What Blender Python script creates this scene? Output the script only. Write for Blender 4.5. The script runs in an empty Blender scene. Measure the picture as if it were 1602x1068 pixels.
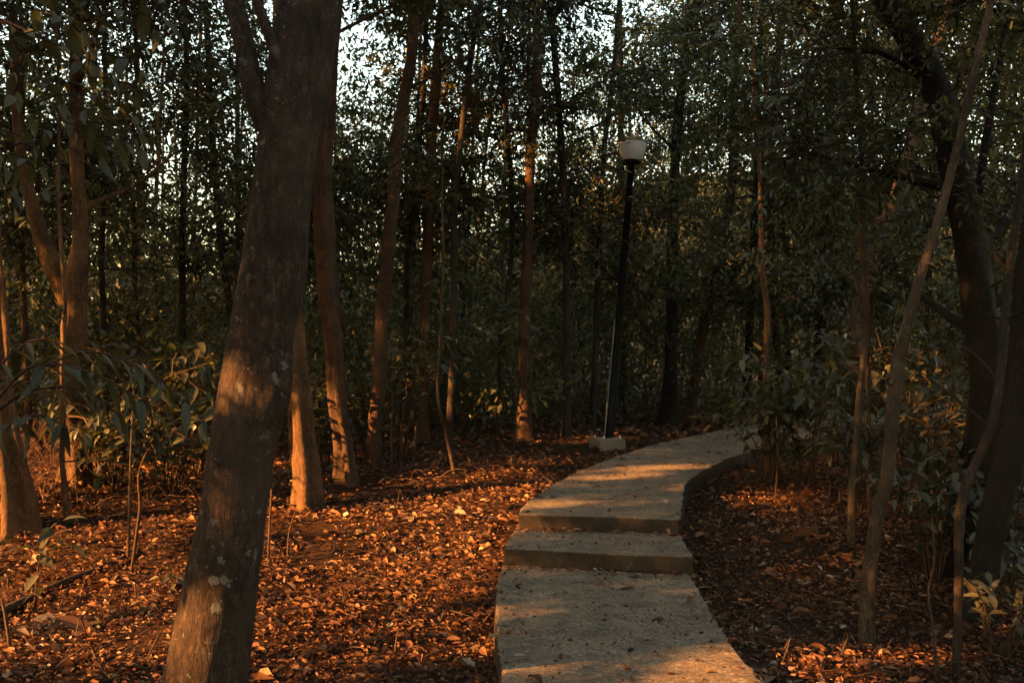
import bpy, math, random
import numpy as np
from mathutils import Matrix, Vector

SC = bpy.context.scene
COL = SC.collection
RNG = np.random.default_rng(11)
random.seed(5)

# ------------------------------------------------------------------ camera
FPX, PITCH, ROLL, EYE = 1500.0, math.radians(.65), math.radians(1.5), 1.6
cam_d = bpy.data.cameras.new('camera'); cam = bpy.data.objects.new('camera', cam_d); COL.objects.link(cam)
cam_d.sensor_width = 36; cam_d.lens = FPX / 1602 * 36; cam_d.clip_start = .05; cam_d.clip_end = 2000
CM = Matrix.Rotation(math.pi / 2 + PITCH, 4, 'X') @ Matrix.Rotation(ROLL, 4, 'Z')
cam.matrix_world = Matrix.Translation((0, 0, EYE)) @ CM
SC.camera = cam

# ------------------------------------------------------------------ light
SUN_EL, SUN_BACK = math.radians(17), math.radians(25)      # light runs to +x and, a little, to +y
sd = Vector((math.cos(SUN_BACK) * math.cos(SUN_EL), math.sin(SUN_BACK) * math.cos(SUN_EL), -math.sin(SUN_EL)))
sun_d = bpy.data.lights.new('sun', 'SUN'); sun = bpy.data.objects.new('sun', sun_d); COL.objects.link(sun)
sun_d.energy = 5.0; sun_d.angle = math.radians(.5); sun_d.color = (1, .48, .17)
sun.rotation_euler = sd.to_track_quat('-Z', 'Y').to_euler(); sun.location = (-30, -14, 12)
W = bpy.data.worlds.new('World'); SC.world = W; W.use_nodes = True
nt = W.node_tree; nt.nodes.clear()
sky = nt.nodes.new('ShaderNodeTexSky'); sky.sky_type = 'NISHITA'; sky.sun_disc = False
sky.sun_elevation = SUN_EL; sky.sun_rotation = math.atan2(-sd.x, -sd.y)
sky.dust_density = .6; sky.air_density = 1.5; sky.ozone_density = 1.0
bg = nt.nodes.new('ShaderNodeBackground'); bg.inputs[1].default_value = .13
wo = nt.nodes.new('ShaderNodeOutputWorld')
nt.links.new(sky.outputs[0], bg.inputs[0]); nt.links.new(bg.outputs[0], wo.inputs[0])
vs = SC.view_settings; vs.view_transform = 'Standard'; vs.look = 'None'; vs.exposure = 2.5; vs.gamma = 1; vs.use_white_balance = True; vs.white_balance_temperature = 8000; vs.white_balance_tint = 10
SC.render.engine = 'CYCLES'
cy = SC.cycles
cy.max_bounces = 5; cy.diffuse_bounces = 3; cy.glossy_bounces = 1; cy.transmission_bounces = 4; cy.transparent_max_bounces = 4
cy.caustics_reflective = False; cy.caustics_refractive = False; cy.sample_clamp_indirect = 2.0
cy.use_denoising = True; cy.use_light_tree = False; cy.adaptive_threshold = .03; cy.debug_use_spatial_splits = True

# ------------------------------------------------------------------ projection helpers (pixel of the photo + distance -> metres)
CR = np.array(CM.to_3x3())
def ray(px, py):
    d = CR @ np.array([(px - 801) / FPX, -(py - 534) / FPX, -1.0]); return d / d[1]
def at(px, py, Y):
    d = ray(px, py); return np.array([d[0] * Y, Y, EYE + d[2] * Y])
def gz(x, y):
    x = np.asarray(x, float); y = np.asarray(y, float)
    g = np.interp(y, [-60, 6.6, 7.5, 8.6, 14, 20, 60, 400], [-.17, -.17, -.08, .07, .36, .55, .4, -4])
    g = g - .03 * np.clip(-x, 0, 9) + .012 * np.clip(x - 2, 0, 20)
    g = g + .26 * np.exp(-((x + 5.1) ** 2 + (y - 9.9) ** 2) / 1.3)
    g = g + .09 * np.exp(-((x - 3.3) ** 2 + (y - 10.8) ** 2) / 1.1)
    n = .022 * np.sin(1.9 * x + .7 * y + 1) + .018 * np.sin(2.9 * y - 1.3 * x) + .012 * np.sin(5.3 * x + 2.2) * np.sin(4.1 * y)
    return g + n
def ground_at(px, py):
    d = ray(px, py); lo, hi = 1.5, 60.0
    for _ in range(50):
        m = (lo + hi) / 2
        if EYE + d[2] * m > gz(d[0] * m, m): lo = m
        else: hi = m
    return np.array([d[0] * lo, lo, float(gz(d[0] * lo, lo))])

# ------------------------------------------------------------------ mesh helpers
def unit(v):
    v = np.asarray(v, float); return v / np.maximum(np.linalg.norm(v, axis=-1, keepdims=True), 1e-9)

class MB:
    def __init__(s): s.V = []; s.F = []; s.M = []; s.R = []; s.n = 0
    def add(s, v, f, mat=0, rnd=.5):
        v = np.asarray(v, float).reshape(-1, 3); f = np.asarray(f, int).reshape(-1, 4)
        s.V.append(v); s.F.append(f + s.n); s.M.append(np.full(len(f), mat)); s.n += len(v)
        s.R.append(np.broadcast_to(np.asarray(rnd, float), (len(v),)))
    def mesh(s, name, mats, smooth=True):
        V = np.concatenate(s.V); F = np.concatenate(s.F); Mi = np.concatenate(s.M); R = np.concatenate(s.R)
        me = bpy.data.meshes.new(name)
        me.vertices.add(len(V)); me.vertices.foreach_set('co', V.ravel().astype(np.float32))
        me.loops.add(len(F) * 4); me.loops.foreach_set('vertex_index', F.ravel().astype(np.int32))
        me.polygons.add(len(F)); me.polygons.foreach_set('loop_start', np.arange(0, len(F) * 4, 4, dtype=np.int32))
        me.polygons.foreach_set('material_index', Mi.astype(np.int32))
        me.polygons.foreach_set('use_smooth', np.full(len(F), bool(smooth)))
        a = me.attributes.new('rnd', 'FLOAT', 'POINT'); a.data.foreach_set('value', R.astype(np.float32))
        for m in mats: me.materials.append(m)
        me.update(calc_edges=True); return me

def link(name, me, parent=None, loc=None):
    o = bpy.data.objects.new(name, me); COL.objects.link(o)
    if parent is not None: o.parent = parent
    if loc is not None: o.location = loc
    return o
def tag(o, label=None, cat=None, group=None, kind=None):
    for k, v in (('label', label), ('category', cat), ('group', group), ('kind', kind)):
        if v: o[k] = v
    return o
def thing(name, label, cat, loc, group=None):
    return tag(link(name, None, None, tuple(loc)), label, cat, group)

def spline(P, R, step):
    P = np.asarray(P, float); R = np.asarray(R, float)
    if len(P) < 3:
        P = np.vstack([P[0], (P[0] + P[-1]) / 2, P[-1]]); R = np.array([R[0], (R[0] + R[-1]) / 2, R[-1]])
    d = np.r_[0, np.cumsum(np.linalg.norm(np.diff(P, axis=0), axis=1))]
    n = max(3, int(d[-1] / step) + 1); t = np.linspace(0, d[-1], n)
    T = np.gradient(P, d, axis=0)
    i = np.clip(np.searchsorted(d, t, side='right') - 1, 0, len(P) - 2); h = d[i + 1] - d[i]; u = (t - d[i]) / h
    a, b, c, e = 2 * u**3 - 3 * u**2 + 1, u**3 - 2 * u**2 + u, -2 * u**3 + 3 * u**2, u**3 - u**2
    Q = a[:, None] * P[i] + (b * h)[:, None] * T[i] + c[:, None] * P[i + 1] + (e * h)[:, None] * T[i + 1]
    return Q, np.interp(t, d, R)

def tube(mb, P, R, sides=8, step=.12, lump=.05, flute=0., mat=0, seed=0, flare=0., cap=True, ridge=0., knots=0):
    rs = np.random.default_rng(seed)
    Q, rad = spline(P, R, step); n = len(Q)
    s = np.r_[0, np.cumsum(np.linalg.norm(np.diff(Q, axis=0), axis=1))]
    T = unit(np.gradient(Q, axis=0)); ref = np.array([1., 0, 0]) if abs(T[:, 0]).max() < .9 else np.array([0, 1., 0])
    A = unit(np.cross(T, ref)); B = np.cross(T, A)
    th = np.linspace(0, 2 * math.pi, sides, endpoint=False)
    k = np.ones((n, sides))
    for q in range(5):
        f1, f2, p1 = rs.integers(1, 5), rs.uniform(.6, 7), rs.uniform(0, 6.3)
        k += lump * rs.uniform(.3, .9) * np.sin(f1 * th[None] + f2 * s[:, None] + p1)
    if flute:
        ph = rs.uniform(0, 6.3)
        k += flute * np.sin(3 * th[None] + ph + .5 * s[:, None]) + flute * .6 * np.sin(5 * th[None] + ph * 2 - .4 * s[:, None])
    if flare:
        k += flare * np.exp(-s / .26)[:, None] * (1 + .7 * np.sin(4 * th[None] + rs.uniform(0, 6)))
    k += rs.normal(0, lump * .25, k.shape)
    for q in range(knots):
        s0, t0 = rs.uniform(.3, min(s[-1], 5)), rs.uniform(0, 6.28); dt = np.angle(np.exp(1j * (th - t0)))
        k += rs.uniform(.12, .3) * np.exp(-((s[:, None] - s0) / max(.02, rad[0] * .9)) ** 2 - (dt[None] / .5) ** 2)
    if ridge:
        m = max(3, n // 7); g0 = rs.normal(0, 1, (m, sides)); xi = np.linspace(0, m - 1.001, n); i0 = xi.astype(int); fr = (xi - i0)[:, None]
        k += ridge * (g0[i0] * (1 - fr) + g0[i0 + 1] * fr)
    V = Q[:, None] + (rad[:, None] * k)[..., None] * (np.cos(th)[None, :, None] * A[:, None] + np.sin(th)[None, :, None] * B[:, None])
    if cap: V[-1] = Q[-1]
    i = np.arange(n - 1)[:, None] * sides; j = np.arange(sides)[None]; j2 = (j + 1) % sides
    F = np.stack([i + j, i + j2, i + sides + j2, i + sides + j], -1).reshape(-1, 4)
    mb.add(V.reshape(-1, 3), F, mat, rs.uniform())
    return Q

LEAF6 = np.array([[0, 0, 0], [.28, .40, .07], [.68, .36, .05], [1, 0, -.10], [.68, -.36, .05], [.28, -.40, .07]])
LEAF6F = np.array([[0, 3, 2, 1], [0, 5, 4, 3]])
LEAF4 = np.array([[0, 0, 0], [.45, .42, .06], [1, 0, -.06], [.45, -.42, .06]]); LEAF4F = np.array([[0, 3, 2, 1]])
def frames(D, N):
    X = unit(D); Y = unit(np.cross(N, X)); Z = np.cross(X, Y); return X, Y, Z
def leaves(mb, P, D, N, L, Wd, mat=0, rnd=None, tmpl='6', curl=None):
    t, f = (LEAF6, LEAF6F) if tmpl == '6' else (LEAF4, LEAF4F)
    X, Y, Z = frames(D, N); n = len(P); k = len(t)
    L = np.broadcast_to(L, (n,)); Wd = np.broadcast_to(Wd, (n,))
    tz = np.broadcast_to(t[None, :, 2], (n, k)).copy()
    if curl is not None: tz = tz * curl[:, None] - (.35 * curl[:, None]) * (t[None, :, 0] - .5) ** 2
    V = P[:, None] + (L[:, None] * t[None, :, 0])[..., None] * X[:, None] + (Wd[:, None] * t[None, :, 1])[..., None] * Y[:, None] + (L[:, None] * tz)[..., None] * Z[:, None]
    F = (np.arange(n)[:, None, None] * k + f[None]).reshape(-1, 4)
    if rnd is None: rnd = RNG.uniform(size=n)
    mb.add(V.reshape(-1, 3), F, mat, np.repeat(rnd, k))

# ------------------------------------------------------------------ materials
def mat_new(name):
    m = bpy.data.materials.new(name); m.use_nodes = True; t = m.node_tree; t.nodes.clear()
    return m, t
def nd(t, typ, **kw):
    n = t.nodes.new(typ)
    for k, v in kw.items():
        if k in ('operation', 'blend_type', 'data_type', 'feature', 'attribute_name', 'noise_dimensions'): setattr(n, k, v)
    return n
def ramp(t, fac, stops, interp='LINEAR'):
    r = t.nodes.new('ShaderNodeValToRGB'); r.color_ramp.interpolation = interp
    e = r.color_ramp.elements
    while len(e) < len(stops): e.new(.5)
    for x, (p, c) in zip(e, stops): x.position = p; x.color = (*c, 1) if len(c) == 3 else c
    t.links.new(fac, r.inputs[0]); return r.outputs[0]
def coords(t, scale, kind='Object'):
    tc = t.nodes.new('ShaderNodeTexCoord'); mp = t.nodes.new('ShaderNodeMapping'); mp.inputs['Scale'].default_value = scale
    t.links.new(tc.outputs[kind], mp.inputs[0]); return mp.outputs[0]
def noise(t, vec, scale, detail=4, rough=.55, dist=0):
    n = t.nodes.new('ShaderNodeTexNoise'); n.inputs['Scale'].default_value = scale; n.inputs['Detail'].default_value = detail
    n.inputs['Roughness'].default_value = rough; n.inputs['Distortion'].default_value = dist
    t.links.new(vec, n.inputs['Vector']); return n.outputs[0]
def voro(t, vec, scale, feature='F1', out='Distance'):
    n = t.nodes.new('ShaderNodeTexVoronoi'); n.feature = feature; n.inputs['Scale'].default_value = scale
    t.links.new(vec, n.inputs['Vector']); return n.outputs[out]
def mixc(t, fac, a, b, blend='MIX'):
    m = t.nodes.new('ShaderNodeMix'); m.data_type = 'RGBA'; m.blend_type = blend
    for s, v in ((m.inputs[0], fac), (m.inputs[6], a), (m.inputs[7], b)):
        if hasattr(v, 'is_output'): t.links.new(v, s)
        else: s.default_value = v if isinstance(v, (int, float)) else (*v, 1)
    return m.outputs[2]
def math_(t, op, a, b=0.):
    m = t.nodes.new('ShaderNodeMath'); m.operation = op
    for s, v in zip(m.inputs, (a, b)):
        if hasattr(v, 'is_output'): t.links.new(v, s)
        else: s.default_value = v
    return m.outputs[0]
def finish(t, color, rough=.8, bump=None, bs=.3, bd=.02, spec=.3, translucent=0., tcol=None):
    p = t.nodes.new('ShaderNodeBsdfPrincipled'); o = t.nodes.new('ShaderNodeOutputMaterial')
    if hasattr(color, 'is_output'): t.links.new(color, p.inputs['Base Color'])
    else: p.inputs['Base Color'].default_value = (*color, 1)
    if hasattr(rough, 'is_output'): t.links.new(rough, p.inputs['Roughness'])
    else: p.inputs['Roughness'].default_value = rough
    p.inputs['Specular IOR Level'].default_value = spec
    if bump is not None:
        b = t.nodes.new('ShaderNodeBump'); b.inputs['Strength'].default_value = bs; b.inputs['Distance'].default_value = bd
        t.links.new(bump, b.inputs['Height']); t.links.new(b.outputs[0], p.inputs['Normal'])
    sh = p.outputs[0]
    if translucent:
        tr = t.nodes.new('ShaderNodeBsdfTranslucent'); mx = t.nodes.new('ShaderNodeMixShader'); mx.inputs[0].default_value = translucent
        c2 = tcol if tcol is not None else color
        if hasattr(c2, 'is_output'): t.links.new(c2, tr.inputs[0])
        else: tr.inputs[0].default_value = (*c2, 1)
        t.links.new(sh, mx.inputs[1]); t.links.new(tr.outputs[0], mx.inputs[2]); sh = mx.outputs[0]
    t.links.new(sh, o.inputs[0])
    return p
def rnd_attr(t):
    a = t.nodes.new('ShaderNodeAttribute'); a.attribute_name = 'rnd'; return a.outputs['Fac']

def leaf_mat(name, stops, rough=.42, tr=.3, spec=.45, tint=(.9, 1.05, .55)):
    m, t = mat_new(name); c = ramp(t, rnd_attr(t), stops)
    oi = t.nodes.new('ShaderNodeObjectInfo')
    c = mixc(t, math_(t, 'MULTIPLY', oi.outputs['Random'], .45), c, (.06, .06, .03))
    tc = mixc(t, 1., c, tuple(1.7 * x for x in tint), 'MULTIPLY')
    finish(t, c, rough, spec=spec, translucent=tr, tcol=tc); return m
M = {}
M['leaf'] = leaf_mat('leaf_green', [(0, (.050, .045, .026)), (.5, (.094, .085, .043)), (.85, (.130, .118, .055)), (1, (.20, .160, .075))])
M['leaf_dark'] = leaf_mat('leaf_dark_green', [(0, (.038, .034, .021)), (.6, (.072, .065, .037)), (1, (.11, .098, .053))], rough=.5, tr=.2, spec=.28)
M['leaf_blue'] = leaf_mat('leaf_grey_green', [(0, (.038, .038, .024)), (.6, (.068, .067, .039)), (1, (.105, .100, .055))], rough=.38, tr=.2)
M['leaf_far'] = leaf_mat('leaf_far', [(0, (.042, .038, .021)), (.5, (.085, .077, .036)), (.85, (.13, .117, .05)), (1, (.19, .165, .07))], rough=.42, tr=.3)

def bark_mat(name, dark, mid, light, lichen=0., lcol=(.30, .29, .25), scale=1., ridge=.6):
    m, t = mat_new(name); oi = t.nodes.new('ShaderNodeObjectInfo')
    v = coords(t, (1, 1, .45)); v2 = coords(t, (1, 1, 1))
    n1 = noise(t, v, 42 * scale, 8, .68, .3); n2 = noise(t, v2, 5.5 * scale, 6, .65); n3 = noise(t, coords(t, (1, 1, 1.6)), 85 * scale, 5, .7)
    c = ramp(t, n1, [(.36, dark), (.5, mid), (.64, light)])
    c = mixc(t, ramp(t, n2, [(.38, (0, 0, 0)), (.62, (.8, .8, .8))]), c, dark)
    c = mixc(t, ramp(t, noise(t, v2, 2.1, 3), [(.45, (0, 0, 0)), (.65, (.5, .5, .5))]), c, light)
    c = mixc(t, ramp(t, n3, [(.5, (0, 0, 0)), (.7, (.7, .7, .7))]), c, dark)
    c = mixc(t, math_(t, 'MULTIPLY', oi.outputs['Random'], .35), c, mid)
    crack = ramp(t, voro(t, coords(t, (1, 1, .12)), 40 * scale, 'DISTANCE_TO_EDGE'), [(0, (1, 1, 1)), (.06, (0, 0, 0))])
    c = mixc(t, math_(t, 'MULTIPLY', crack, .22), c, tuple(x * .4 for x in dark))
    if lichen:
        e = noise(t, v2, 26, 3, .6); wn = t.nodes.new('ShaderNodeTexNoise'); wn.inputs['Scale'].default_value = 22; wn.inputs['Detail'].default_value = 4; t.links.new(v2, wn.inputs['Vector'])
        wm = t.nodes.new('ShaderNodeVectorMath'); wm.operation = 'MULTIPLY_ADD'; wm.inputs[1].default_value = (.09, .09, .09); t.links.new(wn.outputs['Color'], wm.inputs[0]); t.links.new(v2, wm.inputs[2])
        v2 = wm.outputs[0]; q = voro(t, v2, 9.5)
        w = math_(t, 'SUBTRACT', math_(t, 'ADD', q, math_(t, 'MULTIPLY', e, .45)), .0)
        msk = ramp(t, w, [(.40, (1, 1, 1)), (.46, (0, 0, 0))])
        gate = ramp(t, noise(t, v2, 3.1, 2, .5), [(.46, (0, 0, 0)), (.56, (1, 1, 1))])
        fine = ramp(t, math_(t, 'ADD', voro(t, v2, 34), math_(t, 'MULTIPLY', e, .5)), [(.38, (1, 1, 1)), (.44, (0, 0, 0))])
        gate2 = ramp(t, noise(t, v2, 6.5, 2, .5), [(.45, (0, 0, 0)), (.56, (1, 1, 1))])
        a = math_(t, 'MAXIMUM', math_(t, 'MULTIPLY', msk, gate), math_(t, 'MULTIPLY', fine, gate2))
        c = mixc(t, math_(t, 'MULTIPLY', a, lichen), c, lcol)
    h = math_(t, 'SUBTRACT', math_(t, 'ADD', n1, math_(t, 'MULTIPLY', n3, .6)), math_(t, 'MULTIPLY', crack, .18))
    finish(t, c, .85, h, ridge, .02, spec=.2); return m
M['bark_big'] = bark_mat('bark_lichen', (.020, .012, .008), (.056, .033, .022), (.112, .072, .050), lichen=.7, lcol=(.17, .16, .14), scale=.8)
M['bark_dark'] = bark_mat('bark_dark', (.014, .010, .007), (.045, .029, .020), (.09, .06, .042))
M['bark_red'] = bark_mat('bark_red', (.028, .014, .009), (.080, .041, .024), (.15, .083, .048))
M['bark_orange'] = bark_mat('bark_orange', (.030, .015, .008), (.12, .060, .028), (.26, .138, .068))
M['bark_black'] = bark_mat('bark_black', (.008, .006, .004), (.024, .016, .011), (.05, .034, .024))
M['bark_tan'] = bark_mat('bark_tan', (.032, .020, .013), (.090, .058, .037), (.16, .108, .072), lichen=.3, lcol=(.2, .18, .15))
M['twig'] = bark_mat('twig', (.03, .017, .011), (.08, .045, .027), (.15, .09, .055))

M['brush'] = bark_mat('brush_twig', (.10, .05, .032), (.24, .12, .075), (.36, .21, .14))
def litter_mat():
    m, t = mat_new('dry_leaf')
    c = ramp(t, rnd_attr(t), [(0, (.024, .012, .007)), (.25, (.090, .032, .016)), (.5, (.195, .076, .034)), (.72, (.32, .145, .066)), (.88, (.42, .255, .145)), (1, (.54, .43, .31))])
    v = coords(t, (1, 1, 1)); c = mixc(t, math_(t, 'MULTIPLY', noise(t, v, 45, 3, .6), .45), c, (.045, .024, .014))
    finish(t, c, .6, noise(t, v, 120, 2, .5), .2, .004, spec=.3, translucent=.18); return m
M['litter'] = litter_mat()
def soil_mat():
    m, t = mat_new('forest_soil'); v = coords(t, (1, 1, 1))
    c = ramp(t, noise(t, v, 26, 8, .7), [(.3, (.014, .008, .005)), (.5, (.045, .021, .011)), (.62, (.10, .042, .018)), (.75, (.17, .085, .038))])
    c = mixc(t, ramp(t, noise(t, v, .7, 3), [(.4, (0, 0, 0)), (.7, (.6, .6, .6))]), c, (.025, .014, .008))
    finish(t, c, .95, noise(t, v, 60, 6, .7), .8, .03, spec=.1); return m
M['soil'] = soil_mat()
def concrete_mat():
    m, t = mat_new('concrete'); v = coords(t, (1, 1, 1))
    base = ramp(t, noise(t, v, 2.2, 6, .62), [(.3, (.16, .103, .060)), (.55, (.262, .180, .106)), (.75, (.35, .255, .158))])
    base = mixc(t, ramp(t, noise(t, v, 38, 8, .75), [(.42, (.7, .7, .7)), (.55, (0, 0, 0))]), base, (.075, .054, .036))
    g = voro(t, v, 85, out='Color'); sep = t.nodes.new('ShaderNodeSeparateColor'); t.links.new(g, sep.inputs[0])
    base = mixc(t, ramp(t, sep.outputs[0], [(.0, (.35, .35, .35)), (.3, (0, 0, 0))]), base, (.07, .052, .036))
    base = mixc(t, ramp(t, sep.outputs[1], [(.78, (0, 0, 0)), (.95, (.55, .55, .55))]), base, (.42, .36, .28))
    st = noise(t, coords(t, (1, 1, 1)), 7.5, 6, .7, .5)
    base = mixc(t, ramp(t, st, [(.48, (0, 0, 0)), (.64, (.75, .75, .75))]), base, (.085, .063, .043))
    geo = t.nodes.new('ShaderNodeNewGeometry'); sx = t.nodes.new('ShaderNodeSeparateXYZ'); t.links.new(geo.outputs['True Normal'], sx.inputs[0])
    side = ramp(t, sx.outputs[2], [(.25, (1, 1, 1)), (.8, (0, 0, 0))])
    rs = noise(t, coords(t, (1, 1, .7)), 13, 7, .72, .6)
    rc = ramp(t, rs, [(.36, (.016, .010, .006)), (.48, (.030, .019, .012)), (.60, (.042, .028, .018)), (.68, (.11, .080, .053)), (.78, (.18, .14, .10))])  # sides and risers: dirt stain, darkened further to stand in for shade
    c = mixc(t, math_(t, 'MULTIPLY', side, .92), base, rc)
    h = math_(t, 'ADD', noise(t, v, 90, 5, .7), math_(t, 'MULTIPLY', sep.outputs[0], .35))
    finish(t, c, .8, h, .5, .006, spec=.25); return m
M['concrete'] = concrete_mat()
def simple(name, col, rough=.5, metal=0., var=.3, scale=30):
    m, t = mat_new(name); v = coords(t, (1, 1, 1)); n = noise(t, v, scale, 4, .6)
    c = mixc(t, ramp(t, n, [(.3, (0, 0, 0)), (.7, (var,) * 3)]), col, tuple(x * .45 for x in col))
    p = finish(t, c, rough, n, .15, .004); p.inputs['Metallic'].default_value = metal; return m
M['post_paint'] = simple('dark_green_paint', (.008, .008, .007), .55)
M['post_paint'].node_tree.nodes['Principled BSDF'].inputs['Specular IOR Level'].default_value = .08
M['steel'] = simple('galvanised_steel', (.16, .15, .135), .5, .2)
M['bolt'] = simple('bolt_steel', (.7, .68, .64), .3, .9)
M['block'] = simple('block_concrete', (.25, .19, .135), .9, var=.55, scale=22)
def globe_mat():
    m, t = mat_new('frosted_globe'); v = coords(t, (1, 1, 1))
    n = noise(t, v, 14, 4, .6); c = ramp(t, n, [(.3, (.72, .70, .67)), (.7, (.92, .91, .89))])
    p = finish(t, c, .28, spec=.6, translucent=.5, tcol=(.92, .9, .88)); return m
M['globe'] = globe_mat()

# ------------------------------------------------------------------ ground
xs = np.unique(np.r_[-400, -200, -100, -60, -40, -28, -20, np.arange(-14, 14.01, .16), 20, 28, 40, 60, 100, 200, 400])
ys = np.unique(np.r_[-400, -200, -100, -60, -30, -15, -8, -4, np.arange(0, 22.01, .16), 26, 32, 40, 60, 100, 200, 400])
gx, gy = np.meshgrid(xs, ys); mb = MB()
ni, nj = gx.shape; idx = np.arange(ni * nj).reshape(ni, nj)
mb.add(np.stack([gx, gy, gz(gx, gy)], -1), np.stack([idx[:-1, :-1], idx[:-1, 1:], idx[1:, 1:], idx[1:, :-1]], -1))
tag(link('ground', mb.mesh('ground', [M['soil']])), 'brown forest floor under the dry leaves', kind='structure')

# ------------------------------------------------------------------ concrete path with two steps
PATH_L = [(-.03, 7.25), (-.06, 6.6), (-.06, 6.03), (-.04, 5.36), (0, 4.66), (.08, 3.6), (.22, 2), (.4, 0), (.6, -3)]
PATH_R = [(1.37, 7.09), (1.32, 6.4), (1.28, 5.66), (1.27, 5.13), (1.29, 4.7), (1.34, 3.6), (1.48, 2), (1.66, 0), (1.86, -3)]
TREAD_L = [(.08, 8.20), (.03, 7.7), (-.02, 7.23)]; TREAD_R = [(1.44, 7.98), (1.40, 7.5), (1.38, 7.10)]
UP_L = [(.08, 8.08), (.2, 8.67), (.47, 9.48), (.75, 10.26), (1.22, 11.19), (1.72, 12.14), (2.49, 13.22), (3.32, 14.3), (4.73, 15.71), (6.9, 17.66), (9.6, 19.6)]
UP_R = [(1.44, 7.98), (1.61, 8.85), (1.79, 9.67), (2.12, 10.47), (2.6, 11.37), (3.22, 12.29), (4.11, 13.34), (5.1, 14.5), (6.2, 15.65), (8.0, 17.1), (10.6, 18.7)]
def resamp(E, n, lin=False):
    E = np.array(E); d = np.r_[0, np.cumsum(np.linalg.norm(np.diff(E, axis=0), axis=1))]; t = np.linspace(0, d[-1], n)
    return np.stack([np.interp(t, d, E[:, 0]), np.interp(t, d, E[:, 1])], 1)
def slab(Lp, Rp, zf, n, thick, seed):
    rs = np.random.default_rng(seed); nw = 10
    A, B = resamp(Lp, n), resamp(Rp, n)
    A = A + rs.normal(0, .006, A.shape); B = B + rs.normal(0, .006, B.shape)
    u = np.linspace(0, 1, nw); G = A[:, None] * (1 - u)[None, :, None] + B[:, None] * u[None, :, None]
    z = zf(G[..., 1]) + .004 * np.sin(G[..., 0] * 4 + G[..., 1] * 1.7 + seed) + rs.normal(0, .0015, G.shape[:2])
    top = np.concatenate([G, z[..., None]], -1)
    ring = np.concatenate([idx2 for idx2 in (np.stack([np.zeros(nw, int), np.arange(nw)], 1), np.stack([np.arange(1, n), np.full(n - 1, nw - 1)], 1),
            np.stack([np.full(nw - 1, n - 1), np.arange(nw - 2, -1, -1)], 1), np.stack([np.arange(n - 2, 0, -1), np.zeros(n - 2, int)], 1))])
    T = top[ring[:, 0], ring[:, 1]]; Tb = T.copy(); Tb[:, 2] -= thick; Tm = T.copy(); Tm[:, 2] -= thick * .35
    c = T[:, :2].mean(0); Tm[:, :2] += rs.normal(0, .005, (len(T), 2))
    i = np.arange(n * nw).reshape(n, nw); m = MB(); k = len(ring)
    V = np.concatenate([top.reshape(-1, 3), Tm, Tb]); r0 = ring[:, 0] * nw + ring[:, 1]; r1 = n * nw + np.arange(k); r2 = r1 + k
    F = [np.stack([i[:-1, :-1], i[:-1, 1:], i[1:, 1:], i[1:, :-1]], -1).reshape(-1, 4)]
    for a, b in ((r0, r1), (r1, r2)): F.append(np.stack([a, b, np.roll(b, -1), np.roll(a, -1)], 1))
    m.add(V, np.concatenate(F)); return m
path = tag(link('path', None, None, (0, 0, 0)), 'pale concrete footpath curving right with two steps', kind='structure')
zu = lambda y: .25 + .05 * (y - 8)
zup = lambda y: np.where(y < 8.3, .25, .25 + .05 * (y - 8))
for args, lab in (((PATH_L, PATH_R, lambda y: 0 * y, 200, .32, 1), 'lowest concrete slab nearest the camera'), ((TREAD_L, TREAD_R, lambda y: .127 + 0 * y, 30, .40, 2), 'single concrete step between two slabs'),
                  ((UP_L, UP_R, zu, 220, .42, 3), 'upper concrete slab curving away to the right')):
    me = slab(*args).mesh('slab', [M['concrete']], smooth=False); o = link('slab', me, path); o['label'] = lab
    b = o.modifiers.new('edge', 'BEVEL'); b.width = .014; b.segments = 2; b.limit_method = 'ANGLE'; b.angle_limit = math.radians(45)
POLY = np.array(PATH_L[::-1] + TREAD_L[::-1] + UP_L + UP_R[::-1] + TREAD_R + PATH_R)
def in_path(x, y, grow=0.):
    c = np.zeros(len(x), bool); n = len(POLY)
    for i in range(n):
        x1, y1 = POLY[i]; x2, y2 = POLY[(i + 1) % n]
        k = ((y1 > y) != (y2 > y)); xi = (x2 - x1) * (y - y1) / (y2 - y1 + 1e-12) + x1
        c ^= k & (x < xi)
    return c
def path_z(x, y): return np.where(y < 7.17, 0.0, np.where(y < 8.05, .127, .25 + .05 * (y - 8)))

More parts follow.
